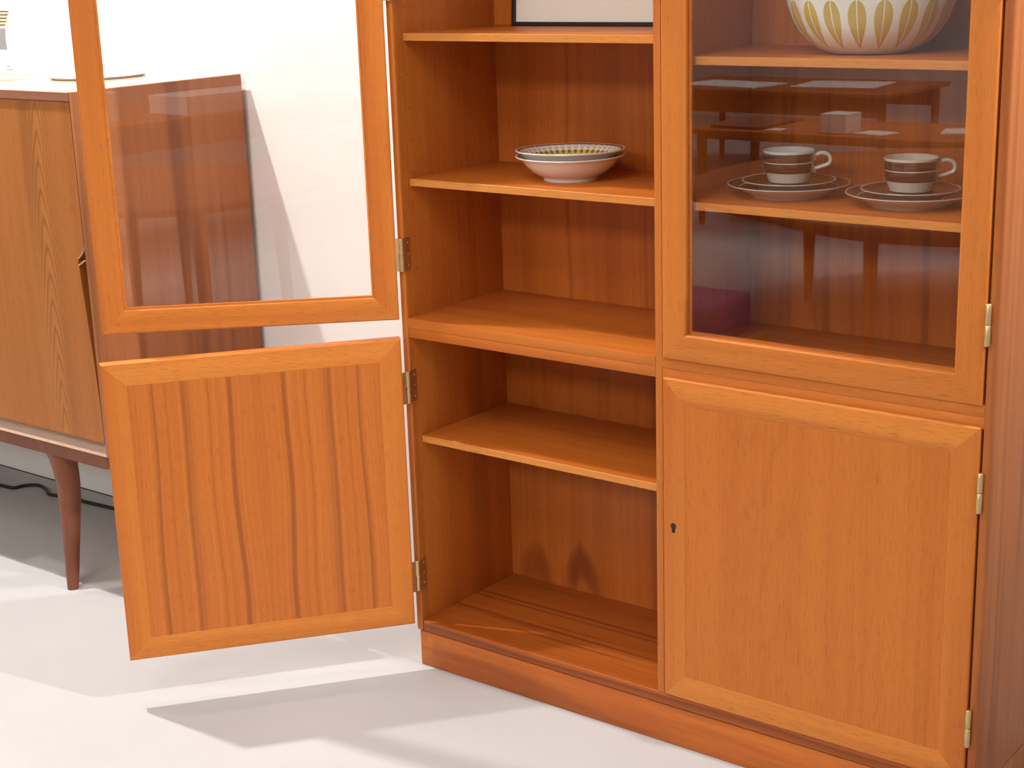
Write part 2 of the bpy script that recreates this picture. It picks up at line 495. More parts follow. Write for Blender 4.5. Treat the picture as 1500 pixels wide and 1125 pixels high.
def hinge(door, xloc, z0, z1, leaf_dir, pin=None):
    """brass butt hinge: knuckles and the leaf on the door edge; leaf_dir +1 when the door lies at +x of the pin.
    pin: place of the pin in the door's own frame when the door stands open"""
    bm = bmesh.new()
    zc = (z0 + z1) / 2
    if pin is None:
        for a, b in ((z0, zc - 0.0004), (zc + 0.0004, z1)):
            bm_lathe([(0.0, a), (0.0034, a), (0.0039, a + 0.0006), (0.0039, b - 0.0006), (0.0034, b), (0.0, b)], 16, bm, (xloc, -0.0030, 0))
        bm_box((min(xloc, xloc + leaf_dir * 0.0016), -0.003, z0 + 0.0005), (max(xloc, xloc + leaf_dir * 0.0016), 0.014, z1 - 0.0005), 0.0, 1, bm)
    else:
        A_, P_ = Vector((0.0005, TD - 0.0015)), Vector(pin)
        dv = (P_ - A_)
        nv = Vector((-dv.y, dv.x)).normalized() * 0.0007
        for za, zb, f in ((zc + 0.0004, z1, 1.0), (z0, zc + 0.0004, 0.42)):
            q = [A_ - nv, A_ + dv * f - nv, A_ + dv * f + nv, A_ + nv]
            bm_prism([(p.x, p.y) for p in q], za, zb, 'Z', 0.0, bm)
        a, b = zc + 0.0004, z1
        bm_lathe([(0.0, a), (0.0036, a), (0.0042, a + 0.0006), (0.0042, b - 0.0006), (0.0036, b), (0.0, b)], 16, bm, (P_.x, P_.y, 0))
    return obj('hinge', bm, M['brass'], door, smooth=True, local=True)

def place_door(o, loc, rot):
    o.location = Vector(loc) - WORLD[CAB]
    o.rotation_euler = (0, 0, rot)

PIN = Vector((T + 0.0012, -0.0062))
def local_pin(loc, rot):
    d = PIN - Vector((loc[0], loc[1]))
    return (d.x * math.cos(rot) + d.y * math.sin(rot), -d.x * math.sin(rot) + d.y * math.cos(rot))

def panel_door(loc, rot, hinge_side, h, fw, panel_mat, keyhole, label):
    d = obj('panel_door', bm_box((fw - 0.0004, 0.0003, fw - 0.0004), (DW - fw + 0.0004, TD - 0.0003, h - fw + 0.0004)), panel_mat, CAB, recenter=False)
    d['label'] = label
    # keep the panel texture centred: shift the mesh so that its own origin is the panel centre in x
    place_door(d, loc, rot)
    frame_bars(d, DW, h, fw, M['teak_h'], M['teak_v'], False)
    hx = -0.0035 if hinge_side == 'L' else DW + 0.0035
    for z0, z1 in ((0.478, 0.5325), (0.144, 0.1985)):
        hinge(d, hx, z0 - ZL, z1 - ZL, 1 if hinge_side == 'L' else -1, local_pin(loc, rot) if hinge_side == 'L' else None)
    if keyhole:
        x, z = 0.0180, 0.3604 - 0.085
        bm = bmesh.new()
        bm_lathe([(0.0036, 0.0), (0.0046, 0.0006), (0.0046, 0.0012), (0.0034, 0.0014), (0.0034, 0.0)], 20, bm)
        for v in bm.verts: v.co = Vector((x + v.co.x, 0.0008 - v.co.z, z + 0.003 + v.co.y))
        bm_box((x - 0.0030, -0.0003, z - 0.0075), (x + 0.0030, 0.0012, z + 0.001), 0.0004, 1, bm)
        k = obj('keyhole_escutcheon', bm, M['dark_metal'], d, local=True)
        k['label'] = 'dark metal keyhole escutcheon'
        bm = bmesh.new()
        bm_lathe([(0.0, 0.0), (0.0028, 0.0), (0.0028, 0.0003), (0.0, 0.0003)], 16, bm)
        for v in bm.verts: v.co = Vector((x + v.co.x, -0.0004 - v.co.z, z + 0.003 + v.co.y))
        bm_box((x - 0.0014, -0.0008, z - 0.0065), (x + 0.0014, -0.0003, z + 0.002), 0, 1, bm)
        obj('keyhole', bm, M['black'], d, local=True)
    return d

def glass_door(loc, rot, hinge_side, h, fw, label, z_off):
    # the part itself is the glazing bead on the inner side of the frame
    bm = bmesh.new()
    a, b = fw - 0.001, fw + 0.0035
    y0, y1 = 0.0125, TD - 0.0025
    ring = []
    for s in (a, b):
        for y in (y0, y1):
            ring.append([bm.verts.new(p) for p in ((s, y, s), (DW - s, y, s), (DW - s, y, h - s), (s, y, h - s))])
    o0, o1, i0, i1 = ring
    for k in range(4):
        k2 = (k + 1) % 4
        bm.faces.new((o0[k], o0[k2], i0[k2], i0[k])); bm.faces.new((o1[k], i1[k], i1[k2], o1[k2]))
        bm.faces.new((i0[k], i0[k2], i1[k2], i1[k])); bm.faces.new((o0[k], o1[k], o1[k2], o0[k2]))
    d = obj('glass_door', bm, M['teak_h'], CAB, recenter=False)
    d['label'] = label
    place_door(d, loc, rot)
    frame_bars(d, DW, h, fw, M['teak_h'], M['teak_v'], True)
    p = obj('glass_pane', bm_box((fw - 0.004, 0.0090, fw - 0.004), (DW - fw + 0.004, 0.0122, h - fw + 0.004)), M['glass'], d, local=True)
    hx = -0.0035 if hinge_side == 'L' else DW + 0.0035
    for z0, z1 in ((0.700, 0.7545), (1.127, 1.1815), (1.60, 1.6545)):
        hinge(d, hx, z0 - z_off, z1 - z_off, 1 if hinge_side == 'L' else -1, local_pin(loc, rot) if hinge_side == 'L' else None)
    return d

ZL, HL = 0.0860, 0.5055       # lower doors
ZU, HU = 0.6195, 1.165        # upper doors
YD = -0.0025
panel_door((0.5065, YD, ZL), 0.0, 'R', HL, 0.038, M['teak_panel'], True, 'closed plain panelled door with keyhole')
glass_door((0.5065, YD, ZU), 0.0, 'R', HU, 0.0392, 'closed glazed door in front of cups and pot', ZU)
def open_door(inner, deg):
    t = math.radians(deg)
    off = Vector((-math.sin(t) * TD, math.cos(t) * TD, 0))
    return Vector(inner) - off, t
l, t = open_door((0.0133, -0.0185, ZL), -128.2)
panel_door(l, t, 'L', HL, 0.038, M['teak_streak'], False, 'open lower door seen from its striped inner face')
l, t = open_door((0.0058, -0.0110, ZU), -137.0)
glass_door(l, t, 'L', HU, 0.0392, 'open glazed door in front of the sideboard', ZU)
# fixed hinge leaves on the inner faces of the sides
for z0, z1 in ((0.700, 0.7545), (0.478, 0.5325), (0.144, 0.1985), (1.127, 1.1815)):
    bm = bm_box((T - 0.0005, -0.0035, z0), (T + 0.0012, 0.015, z1), 0.0004, 1)
    for k in range(3):
        zz = z0 + (k + 0.5) * (z1 - z0) / 3
        b2 = bmesh.new()
        bm_lathe([(0.0, 0.0), (0.0016, 0.0), (0.0012, 0.0007), (0.0, 0.0009)], 10, b2)
        for v in b2.verts: v.co = Vector((T + 0.0012 + v.co.z, 0.0105 + v.co.x, zz + v.co.y))
        me = bpy.data.meshes.new('tmp'); b2.to_mesh(me); b2.free(); bm.from_mesh(me); bpy.data.meshes.remove(me)
    hl = obj('hinge_leaf', bm, M['brass'], CAB)
    # the knuckle that belongs to the fixed leaf
    kn = bmesh.new()
    zc = (z0 + z1) / 2
    bm_lathe([(0.0, z0), (0.0036, z0), (0.0042, z0 + 0.0006), (0.0042, zc - 0.0006), (0.0036, zc), (0.0, zc)], 16, kn, (T + 0.0012, -0.0062, 0))
    obj('hinge_knuckle', kn, M['brass'], hl, smooth=True)

# ------------------------------------------------------------------ the sideboard
SX, SY0, SY1, SZ = -0.6235, -0.138, 0.262, 0.981
SL = -2.45
SB = thing('sideboard', 'long dark teak sideboard on tapered legs against the white wall', 'sideboard', ((SX + SL) / 2, 0.06, 0.0))
SB0 = 0.306
obj('top_board', bm_box((SL + 0.010, SY0, SZ - 0.017), (SX - 0.010, SY1, SZ), 0.0012, 2), M['board_top_glare'], SB)
obj('top_edge', bm_box((SL + 0.010, SY0 - 0.001, SZ - 0.0165), (SX - 0.010, SY0 + 0.002, SZ - 0.0012), 0.0005, 1), M['board_edge'], SB)
# end panels with mitred front edges
for x0, x1 in ((SX - 0.010, SX), (SL, SL + 0.010)):
    obj('end_panel', bm_box((x0, SY0, SB0), (x1, SY1, SZ), 0.0012, 2), M['board_side'], SB)
obj('back_panel', bm_box((SL + 0.017, SY1 - 0.008, SB0 + 0.02), (SX - 0.017, SY1 - 0.001, SZ - 0.017)), M['board_side'], SB)
# bottom board with a splayed front lip, paled to paint in its reflected light
lip = [(SY0 + 0.002, SB0), (SY0 + 0.022, SB0 + 0.026), (SY1 - 0.009, SB0 + 0.026), (SY1 - 0.009, SB0)]
obj('bottom_board', bm_prism(lip, SL + 0.010, SX - 0.010, 'X'), M['board_lip_sheen'], SB)
# doors: three fronts, each with a curved finger grip cut along its edge
DZ0, DZ1 = SB0 + 0.027, SZ - 0.018
def grip_door(x0, x1, right_grip):
    # outline in x,z with a shallow lens-shaped cut-out on one edge
    ex = x1 - 0.0030
    pts = [(x0, DZ0), (ex, DZ0)]
    zt = 0.683
    pts += [(ex, DZ0 + 0.05)]
    for k in range(15):
        s = k / 14
        zz = DZ0 + 0.05 + (zt - 0.006 - DZ0 - 0.05) * s
        pts.append((ex - 0.0210 * (s ** 1.25), zz))
    pts += [(ex - 0.0200, zt - 0.003), (ex - 0.011, zt + 0.003), (ex - 0.003, zt + 0.012), (ex, zt + 0.026), (ex, DZ1), (x0, DZ1)]
    d = obj('door', bm_prism(pts, SY0 + 0.0025, SY0 + 0.0205, 'Y'), M['board_front'], SB)
    g = smooth_path([(ex + 0.001, SY0 + 0.006, zt + 0.028), (ex - 0.004, SY0 + 0.003, zt + 0.012), (ex - 0.0185, SY0 + 0.0025, zt - 0.001)], 6)
    bm = bm_tube(g, 0.0012, 8)
    bm_tube([(ex - 0.020, SY0 + 0.003, zt - 0.014), (ex + 0.001, SY0 + 0.001, zt - 0.003)], 0.0016, 8, bm)
    obj('finger_grip', bm, M['board_lip_sheen'], d)
    return d
xs = [SX - 0.011, SX - 0.011 - 0.45, SX - 0.011 - 0.90, SX - 0.011 - 1.35, SL + 0.010]
for i in range(4):
    grip_door(xs[i + 1] + 0.0015, xs[i] - 0.0005, True)
# base frame with rounded ends
def pill(x0, x1, y0, y1, r, z0, z1):
    pts = []
    for cx, cy, a0 in ((x0 + r, y0 + r, 180), (x1 - r, y0 + r, 270), (x1 - r, y1 - r, 0), (x0 + r, y1 - r, 90)):
        for k in range(9):
            a = math.radians(a0 + 90 * k / 8)
            pts.append((cx + r * math.cos(a), cy + r * math.sin(a)))
    return bm_prism(pts, z0, z1, 'Z', 0.003)
obj('base_rail', pill(SL + 0.02, SX - 0.005, SY0 + 0.006, SY0 + 0.058, 0.020, SB0 - 0.027, SB0), M['board_leg'], SB, smooth=True)
obj('base_rail', pill(SL + 0.02, SX - 0.005, SY1 - 0.060, SY1 - 0.008, 0.020, SB0 - 0.027, SB0), M['board_leg'], SB, smooth=True)
for lx in (SL + 0.20, -0.812):
    for ly, fy in ((SY0 + 0.032, SY0 + 0.014), (SY1 - 0.034, SY1 - 0.022)):
        path = [(lx, ly, SB0 - 0.006), (lx, ly, SB0 - 0.022), (lx + 0.001, ly, SB0 - 0.034), (lx + 0.002, ly, SB0 - 0.05), (lx + 0.006, ly, SB0 - 0.12), (lx + 0.010, fy, 0.004), (lx + 0.010, fy, 0.0)]
        lb = bm_tube(smooth_path(path, 5), [r for r in [0.0258] * 5 + [0.0258] * 5 + [0.0257, 0.0256, 0.0254, 0.0252, 0.0250] + [0.0248, 0.0244, 0.0239, 0.0233, 0.0226] + [0.022, 0.0196, 0.0172, 0.0150, 0.0130] + [0.0112, 0.0112, 0.0111, 0.0109, 0.0107, 0.0105]], 20)
        for v in lb.verts:                      # the leg flares into the rail on one side
            f_ = min(1.0, max(0.0, (v.co.z - (SB0 - 0.075)) / 0.05))
            if v.co.x < lx:
                v.co.x = lx + (v.co.x - lx) * (1 + 0.75 * f_ ** 2)
        obj('leg', lb, M['board_leg'], SB, smooth=True)

# ------------------------------------------------------------------ things on the sideboard
tr = thing('round_tray', 'thin round white tray lying on the sideboard behind the open glass door', 'tray', (-0.880, 0.120, SZ))
obj('tray_plate', bm_lathe([(0.0, 0.0022), (0.086, 0.0022), (0.091, 0.0040), (0.0922, 0.0048), (0.0925, 0.0038), (0.091, 0.0020), (0.085, 0.0), (0.0, 0.0)], 72, None, (-0.880, 0.120, SZ)), M['white'], tr, smooth=True)
obj('tray_rim', bm_lathe([(0.0916, 0.0030), (0.0932, 0.0030), (0.0932, 0.0042), (0.0916, 0.0042), (0.0916, 0.0030)], 72, None, (-0.880, 0.120, SZ)), M['board_leg'], tr, smooth=True)

SGN = Vector((-1.0560, 0.052, SZ))
sg = thing('sign_holder', 'clear acrylic stand with a white printed card on the sideboard', 'sign', SGN)
ux = Vector((1, 0, 0))         # along the card
uy = Vector((0, 1, 0))        # away from the viewer
upv = Vector((0, 0, 1)) + uy * 0.36
upv.normalize()
def card_pt(a, b, t=0.0):
    nrm = ux.cross(upv).normalized()      # towards the viewer
    return SGN + ux * a + upv * b + nrm * t + Vector((0, 0, 0.004))
def card_poly(name, pts, t0, t1, mat, parent=sg):
    bm = bmesh.new()
    A = [bm.verts.new(card_pt(a, b, t0)) for a, b in pts]
    B = [bm.verts.new(card_pt(a, b, t1)) for a, b in pts]
    n = len(pts)
    bm.faces.new(A); bm.faces.new(B[::-1])
    for k in range(n):
        bm.faces.new((A[k], B[k], B[(k + 1) % n], A[(k + 1) % n]))
    return obj(name, bm, mat, parent)
card = card_poly('card', [(-0.146, 0.004), (0.0, 0.004), (0.0, 0.138), (-0.146, 0.138)], 0.0, 0.0008, M['white'])
card_poly('acrylic_sheet', [(-0.150, 0.0), (0.004, 0.0), (0.004, 0.143), (-0.150, 0.143)], 0.0012, 0.0030, M['acrylic'])
shade = []
for k in range(9):
    s = k / 8
    shade.append((-0.0570 + 0.020 * s ** 1.4, 0.096 - 0.044 * s))
card_poly('lamp_picture', [(-0.120, 0.052), *shade[::-1], (-0.106, 0.096)], 0.0008, 0.0010, M['grey_print'], card)
for k in range(5):
    z0 = 0.0970 + k * 0.0070
    card_poly('lamp_band', [(-0.106, z0), (-0.0565 + 0.0007 * k, z0), (-0.0558 + 0.0007 * k, z0 + 0.0044), (-0.106, z0 + 0.0044)], 0.0008, 0.0010, M['tan_print'], card)
    card_poly('lamp_band', [(-0.106, z0 + 0.0044), (-0.0600 + 0.0007 * k, z0 + 0.0044), (-0.0595 + 0.0007 * k, z0 + 0.0070), (-0.106, z0 + 0.0070)], 0.0008, 0.0010, M['dark_print'], card)
# bent foot of the stand
foot = bmesh.new()
fp = [Vector((-0.150, -0.060, 0)), Vector((0.060, -0.060, 0)), Vector((0.078, -0.020, 0)), Vector((0.004, 0.004, 0)), Vector((-0.150, 0.004, 0))]
A = [foot.verts.new(SGN + ux * p.x + uy * p.y) for p in fp]
B = [foot.verts.new(v.co + Vector((0, 0, 0.002))) for v in A]
foot.faces.new(A); foot.faces.new(B[::-1])
for k in range(5):
    foot.faces.new((A[k], B[k], B[(k + 1) % 5], A[(k + 1) % 5]))
obj('acrylic_foot', foot, M['acrylic'], sg)
# lettering on the card
def text_mesh(name, body, size, pos_a, pos_b, parent):
    cu = bpy.data.curves.new(name, 'FONT')
    cu.body = body; cu.size = size; cu.extrude = 0.00005; cu.space_line = 0.9
    tmp = bpy.data.objects.new('tmp_text', cu)
    col.objects.link(tmp)
    dg = bpy.context.evaluated_depsgraph_get()
    me = bpy.data.meshes.new_from_object(tmp.evaluated_get(dg))
    bpy.data.objects.remove(tmp); bpy.data.curves.remove(cu)
    bm = bmesh.new(); bm.from_mesh(me); bpy.data.meshes.remove(me)
    for v in bm.verts:
        v.co = card_pt(pos_a + v.co.x, pos_b + v.co.y, 0.0010 + v.co.z)
    return obj(name, bm, M['text'], parent)
text_mesh('lettering', 'louis\npoulsen', 0.0074, -0.0300, 0.0165, card)

# ------------------------------------------------------------------ cord behind the sideboard
cp = [(-1.75, 0.19, 0.004), (-1.60, 0.165, 0.004), (-1.4736, 0.1748, 0.004), (-1.4435, 0.1765, 0.004), (-1.425, 0.1825, 0.004), (-1.4195, 0.2034, 0.004), (-1.3954, 0.2246, 0.004), (-1.3517, 0.2176, 0.004),
      (-1.3102, 0.1985, 0.004), (-1.2524, 0.2185, 0.004), (-1.2108, 0.2118, 0.004), (-1.1643, 0.2142, 0.004), (-1.0872, 0.2206, 0.004), (-1.0357, 0.2272, 0.004), (-0.95, 0.235, 0.004), (-0.80, 0.245, 0.004)]
tag(obj('power_cord', bm_tube(smooth_path(cp, 6), 0.0040, 10), M['cord'], smooth=True), 'black power cord trailing over the floor under the sideboard', 'cord')

# ------------------------------------------------------------------ crockery materials
def bowl_inner():
    w = NT('bowl_border_pattern')
    x, y, z = w.xyz(w.obj())
    r = w.math('SQRT', w.math('ADD', w.math('MULTIPLY', x, x), w.math('MULTIPLY', y, y)))
    a = w.math('ARCTAN2', y, x)
    c = w.mix(0.0, (0.80, 0.77, 0.69), (0.8, 0.77, 0.69))
    def band(lo, hi):
        return w.math('MULTIPLY', w.math('GREATER_THAN', r, lo), w.math('LESS_THAN', r, hi))
    c = w.mix(band(0.0795, 0.0830), c, (0.23, 0.035, 0.018))
    # a row of small rings
    u = w.math('SUBTRACT', w.math('FRACT', w.math('MULTIPLY', a, 44 / (2 * math.pi))), 0.5)
    def ring(rc, rad, thick):
        dx = w.math('MULTIPLY', u, 2 * math.pi * 0.072 / 44)
        dr = w.math('SUBTRACT', r, rc)
        d = w.math('SQRT', w.math('ADD', w.math('MULTIPLY', dx, dx), w.math('MULTIPLY', dr, dr)))
        return w.math('LESS_THAN', w.math('ABSOLUTE', w.math('SUBTRACT', d, rad)), thick)
    c = w.mix(ring(0.0765, 0.0026, 0.0004), c, (0.42, 0.33, 0.24))
    c = w.mix(ring(0.0730, 0.0018, 0.0004), c, (0.48, 0.40, 0.28))
    # yellow border with dark seeds
    c = w.mix(band(0.0610, 0.0702), c, (0.66, 0.50, 0.10))
    du = w.math('DIVIDE', u, 0.28); dv = w.math('DIVIDE', w.math('SUBTRACT', r, 0.0685), 0.0026)
    seed = w.math('LESS_THAN', w.math('ADD', w.math('MULTIPLY', du, du), w.math('MULTIPLY', dv, dv)), 1.0)
    c = w.mix(seed, c, (0.24, 0.17, 0.04))
    w.base(c); w.set(rough=0.18, coat=0.3)
    return w.m
M['bowl_inner'] = bowl_inner()

def cup_glaze():
    w = NT('brown_banded_glaze')
    x, y, z = w.xyz(w.obj())
    a = w.math('ARCTAN2', y, x)
    st = w.noise(w.comb(w.math('MULTIPLY', a, 0.5), 0.0, w.math('MULTIPLY', z, 700.0)), 1.0, 2.0)
    brown = w.mix(w.step(st, 0.4, 0.65), (0.135, 0.034, 0.012), (0.028, 0.010, 0.007))
    body = (0.62, 0.60, 0.53)
    # z is measured from the foot of the cup
    inb = w.math('MULTIPLY', w.math('GREATER_THAN', z, 0.0130), w.math('LESS_THAN', z, 0.0412))
    line = w.math('MULTIPLY', w.math('GREATER_THAN', z, 0.0278), w.math('LESS_THAN', z, 0.0291))
    # the bare strip by the handle: the handle points along +x
    strip = w.math('MULTIPLY', w.math('GREATER_THAN', w.math('ABSOLUTE', a), 0.42), w.math('GREATER_THAN', w.math('ADD', w.math('MULTIPLY', x, x), w.math('MULTIPLY', y, y)), 0.0339 ** 2))
    f = w.math('MULTIPLY', w.math('MULTIPLY', inb, strip), w.math('SUBTRACT', 1.0, line))
    w.base(w.mix(f, body, brown)); w.set(rough=0.12, coat=0.4)
    return w.m
M['cup'] = cup_glaze()
M['stone'] = plain('grey_white_glaze', (0.62, 0.60, 0.53), rough=0.16, vary=0.03, scale=15, coat=0.3)

def plate_glaze(name, r_in, r_line, r_out):
    w = NT(name)
    x, y, z = w.xyz(w.obj())
    r = w.math('SQRT', w.math('ADD', w.math('MULTIPLY', x, x), w.math('MULTIPLY', y, y)))
    st = w.noise(w.comb(w.math('MULTIPLY', r, 500.0), 0.0, 0.0), 1.0, 2.0)
    brown = w.mix(w.step(st, 0.4, 0.65), (0.105, 0.040, 0.018), (0.035, 0.014, 0.009))
    inb = w.math('LESS_THAN', r, r_out)
    line = w.math('LESS_THAN', w.math('ABSOLUTE', w.math('SUBTRACT', r, r_line)), 0.0007)
    f = w.math('MULTIPLY', inb, w.math('SUBTRACT', 1.0, line))
    w.base(w.mix(f, (0.62, 0.60, 0.53), brown)); w.set(rough=0.14, coat=0.4)
    return w.m
M['plate_top'] = plate_glaze('brown_plate_glaze', 0.03, 0.070, 0.0845)
M['saucer_top'] = plate_glaze('brown_saucer_glaze', 0.02, 0.0, 0.0640)

def pot_enamel():
    w = NT('leaf_patterned_enamel')
    x, y, z = w.xyz(w.obj())
    a = w.math('ARCTAN2', y, x)
    u = w.math('SUBTRACT', w.math('FRACT', w.math('ADD', w.math('MULTIPLY', a, 20 / (2 * math.pi)), 0.60)), 0.5)
    h = w.math('DIVIDE', w.math('SUBTRACT', z, 0.009), 0.064, clamp=True)
    wid = w.math('MULTIPLY', w.math('POWER', h, 0.90), w.math('POWER', w.math('SUBTRACT', 1.0, h), 0.52))
    wid = w.math('MULTIPLY', wid, 0.90)
    au = w.math('ABSOLUTE', u)
    leaf = w.math('LESS_THAN', au, wid)
    vein = w.math('MULTIPLY', w.math('LESS_THAN', au, 0.022), w.math('GREATER_THAN', h, 0.12))
    leaf = w.math('MULTIPLY', leaf, w.math('SUBTRACT', 1.0, vein))
    c = w.mix(leaf, (0.80, 0.78, 0.72), (0.56, 0.40, 0.07))
    w.base(c); w.set(rough=0.15, coat=0.5)
    return w.m
M['enamel'] = pot_enamel()

# ------------------------------------------------------------------ the two bowls
BX, BY, BZ = 0.2551, 0.130, 0.8475
def bowl(name, z, label, tilt=0.0):
    b = thing(name, label, 'bowl', (BX, BY, z), 'stacked patterned bowls')
    outer = [(0.0, 0.0015), (0.038, 0.0015), (0.0395, 0.0), (0.0425, 0.0), (0.0430, 0.0045), (0.050, 0.0080), (0.060, 0.0140), (0.0690, 0.0225), (0.0755, 0.0305), (0.0795, 0.0345), (0.0850, 0.0362), (0.0862, 0.0376), (0.0858, 0.0386), (0.0840, 0.0387)]
    inner = [(0.0840, 0.0387), (0.0800, 0.0372), (0.0760, 0.0345), (0.0700, 0.0285), (0.0620, 0.0205), (0.0530, 0.0140), (0.0430, 0.0095), (0.030, 0.0072), (0.0, 0.0070)]
    obj('bowl_body', bm_lathe(outer, 80, None, (BX, BY, z)), M['ceramic'], b, smooth=True)
    i = obj('patterned_inside', bm_lathe(inner, 80, None, (BX, BY, z)), M['bowl_inner'], b, smooth=True)
    return b
b1 = bowl('bowl', BZ, 'lower white bowl of the stack, resting on the shelf')
b2 = bowl('bowl', BZ + 0.0090, 'upper bowl of the stack with red and yellow patterned inside')
b2.rotation_euler = (math.radians(-0.9), math.radians(-0.5), 0)

# ------------------------------------------------------------------ cups, saucers, plates
def crock_set(cx, cy, z, rot, which):
    where = {'l': 'left, beside the divider', 'r': 'right, beside the right side'}
    word = 'left' if which == 'l' else 'right'
    near = 'left on the shelf behind glass' if which == 'l' else 'right on the shelf behind glass'
    p = thing('plate', 'large brown-glazed plate under the saucer, ' + near, 'plate', (cx, cy, z), 'brown plates')
    o = (cx, cy, z)
    obj('plate_body', bm_lathe([(0.0, 0.001), (0.046, 0.001), (0.048, 0.0), (0.052, 0.0), (0.0535, 0.002), (0.064, 0.0070), (0.075, 0.0125), (0.0850, 0.0168), (0.0868, 0.0178), (0.0866, 0.0187), (0.0850, 0.0187)], 72, None, o), M['stone'], p, smooth=True)
    top = bm_lathe([(0.0850, 0.0187), (0.0838, 0.0180), (0.074, 0.0142), (0.064, 0.0100), (0.054, 0.0082), (0.0, 0.0078)], 72, None, o)
    obj('glazed_top', top, M['plate_top'], p, smooth=True)
    zs = z + 0.0085
    s = thing('saucer', 'dark brown saucer between cup and plate, ' + near, 'saucer', (cx, cy, zs), 'brown saucers')
    o = (cx, cy, zs)
    obj('saucer_body', bm_lathe([(0.0, 0.001), (0.035, 0.001), (0.0365, 0.0), (0.040, 0.0), (0.041, 0.002), (0.050, 0.0065), (0.058, 0.0105), (0.0650, 0.0135), (0.0668, 0.0142), (0.0666, 0.0150), (0.0648, 0.0150)], 64, None, o), M['stone'], s, smooth=True)
    obj('glazed_top', bm_lathe([(0.0648, 0.0150), (0.0635, 0.0143), (0.056, 0.0122), (0.047, 0.0112), (0.040, 0.0110), (0.0, 0.0110)], 64, None, o), M['saucer_top'], s, smooth=True)
    zc = zs + 0.0116
    c = thing('cup', 'brown-banded coffee cup with pale handle, ' + near, 'cup', (cx, cy, zc), 'brown coffee cups')
    prof = [(0.0, 0.002), (0.0255, 0.002), (0.027, 0.0), (0.0285, 0.0006), (0.0310, 0.008), (0.0332, 0.0130), (0.0344, 0.0150), (0.0352, 0.030), (0.0358, 0.0400), (0.0360, 0.0418), (0.0368, 0.0435), (0.0366, 0.0447), (0.0356, 0.0450), (0.0346, 0.0443),
            (0.0336, 0.0400), (0.0330, 0.030), (0.0320, 0.0160), (0.0270, 0.0075), (0.0, 0.006)]
    body = bm_lathe(prof, 64)
    cb = obj('cup_body', body, M['cup'], c, recenter=False, smooth=True, local=True)
    cb.rotation_euler = (0, 0, rot)
    hp = smooth_path([(0.0345, 0, 0.0360), (0.0400, 0, 0.0385), (0.0470, 0, 0.0398), (0.0545, 0, 0.0372), (0.0580, 0, 0.0310), (0.0555, 0, 0.0245), (0.0480, 0, 0.0215), (0.0400, 0, 0.0190), (0.0345, 0, 0.0185)], 5)
    hbm = bm_tube(hp, 0.0031, 10, None, 1.35)
    bm_tube([(0.0352, 0, 0.0300), (0.0352, 0, 0.0390)], 0.0030, 8, hbm)
    bm_tube([(0.0350, 0, 0.0130), (0.0352, 0, 0.0200)], 0.0030, 8, hbm)
    h = obj('handle', hbm, M['stone'], c, recenter=False, smooth=True, local=True)
    h.rotation_euler = (0, 0, rot)
crock_set(0.6339, 0.1350, 0.8470, math.radians(28), 'l')
crock_set(0.8205, 0.1300, 0.8470, math.radians(32), 'r')

# ------------------------------------------------------------------ enamel pot
PX, PY, PZ = 0.752, 0.136, 1.0485
pot = thing('enamel_pot', 'white enamel pot with ochre leaf pattern on the upper right shelf', 'pot', (PX, PY, PZ))
pp = [(0.0, 0.002), (0.050, 0.002), (0.0525, 0.0), (0.0560, 0.0014), (0.0700, 0.0080), (0.0840, 0.0180), (0.0960, 0.0310), (0.1055, 0.0470), (0.1120, 0.0660), (0.1145, 0.0860), (0.1150, 0.1080), (0.1160, 0.1100), (0.1160, 0.1125), (0.1140, 0.1130),
      (0.1125, 0.1080), (0.1120, 0.0860), (0.1090, 0.0660), (0.1025, 0.0480), (0.0930, 0.0330), (0.080, 0.0200), (0.060, 0.0090), (0.0, 0.0060)]
obj('pot_body', bm_lathe(pp, 96), M['enamel'], pot, recenter=False, smooth=True, local=True)
obj('foot_ring', bm_lathe([(0.0500, 0.0), (0.0545, 0.0), (0.0555, 0.0012), (0.0500, 0.0012), (0.0500, 0.0)], 64), M['dark_metal'], pot, recenter=False, local=True)
lidp = [(0.1120, 0.1132), (0.1150, 0.1140), (0.1130, 0.1165), (0.0900, 0.1290), (0.0550, 0.1400), (0.0180, 0.1440), (0.0120, 0.1500), (0.0160, 0.1600), (0.0140, 0.1650), (0.0, 0.1660)]
obj('lid', bm_lathe(lidp, 72), M['ceramic'], pot, recenter=False, smooth=True, local=True)
for s in (-1, 1):
    p0 = smooth_path([(s * 0.1135, -0.028, 0.094), (s * 0.128, -0.026, 0.097), (s * 0.134, 0.0, 0.098), (s * 0.128, 0.026, 0.097), (s * 0.1135, 0.028, 0.094)], 5)
    obj('pot_handle', bm_tube(p0, 0.0045, 10), M['ceramic'], pot, recenter=False, smooth=True, local=True)

# ------------------------------------------------------------------ framed picture leaning on the top shelf
FX0, FX1, FZ, FH = 0.0765, 0.4300, 1.0768, 0.265
pic = thing('picture_frame', 'black framed picture with cream mat leaning inside the top left shelf', 'picture', ((FX0 + FX1) / 2, 0.220, FZ))
tl = math.radians(-3.5)
pic.rotation_euler = (tl, 0, 0)
hw = (FX1 - FX0) / 2
fprof = rounded(0.0, 0.0065, 0.0, 0.016, 0.0008, 0.0008, 0.0008, 0.0008, 2)
for nm, o_, a_, i_, L_ in (('frame_bar', (-hw, 0, 0), (1, 0, 0), (0, 0, 1), 2 * hw), ('frame_bar', (-hw, 0, FH), (1, 0, 0), (0, 0, -1), 2 * hw),
                           ('frame_bar', (-hw, 0, 0), (0, 0, 1), (1, 0, 0), FH), ('frame_bar', (hw, 0, 0), (0, 0, 1), (-1, 0, 0), FH)):
    obj(nm, bm_mitre(fprof, o_, a_, i_, (0, 1, 0), L_), M['black'], pic, local=True)
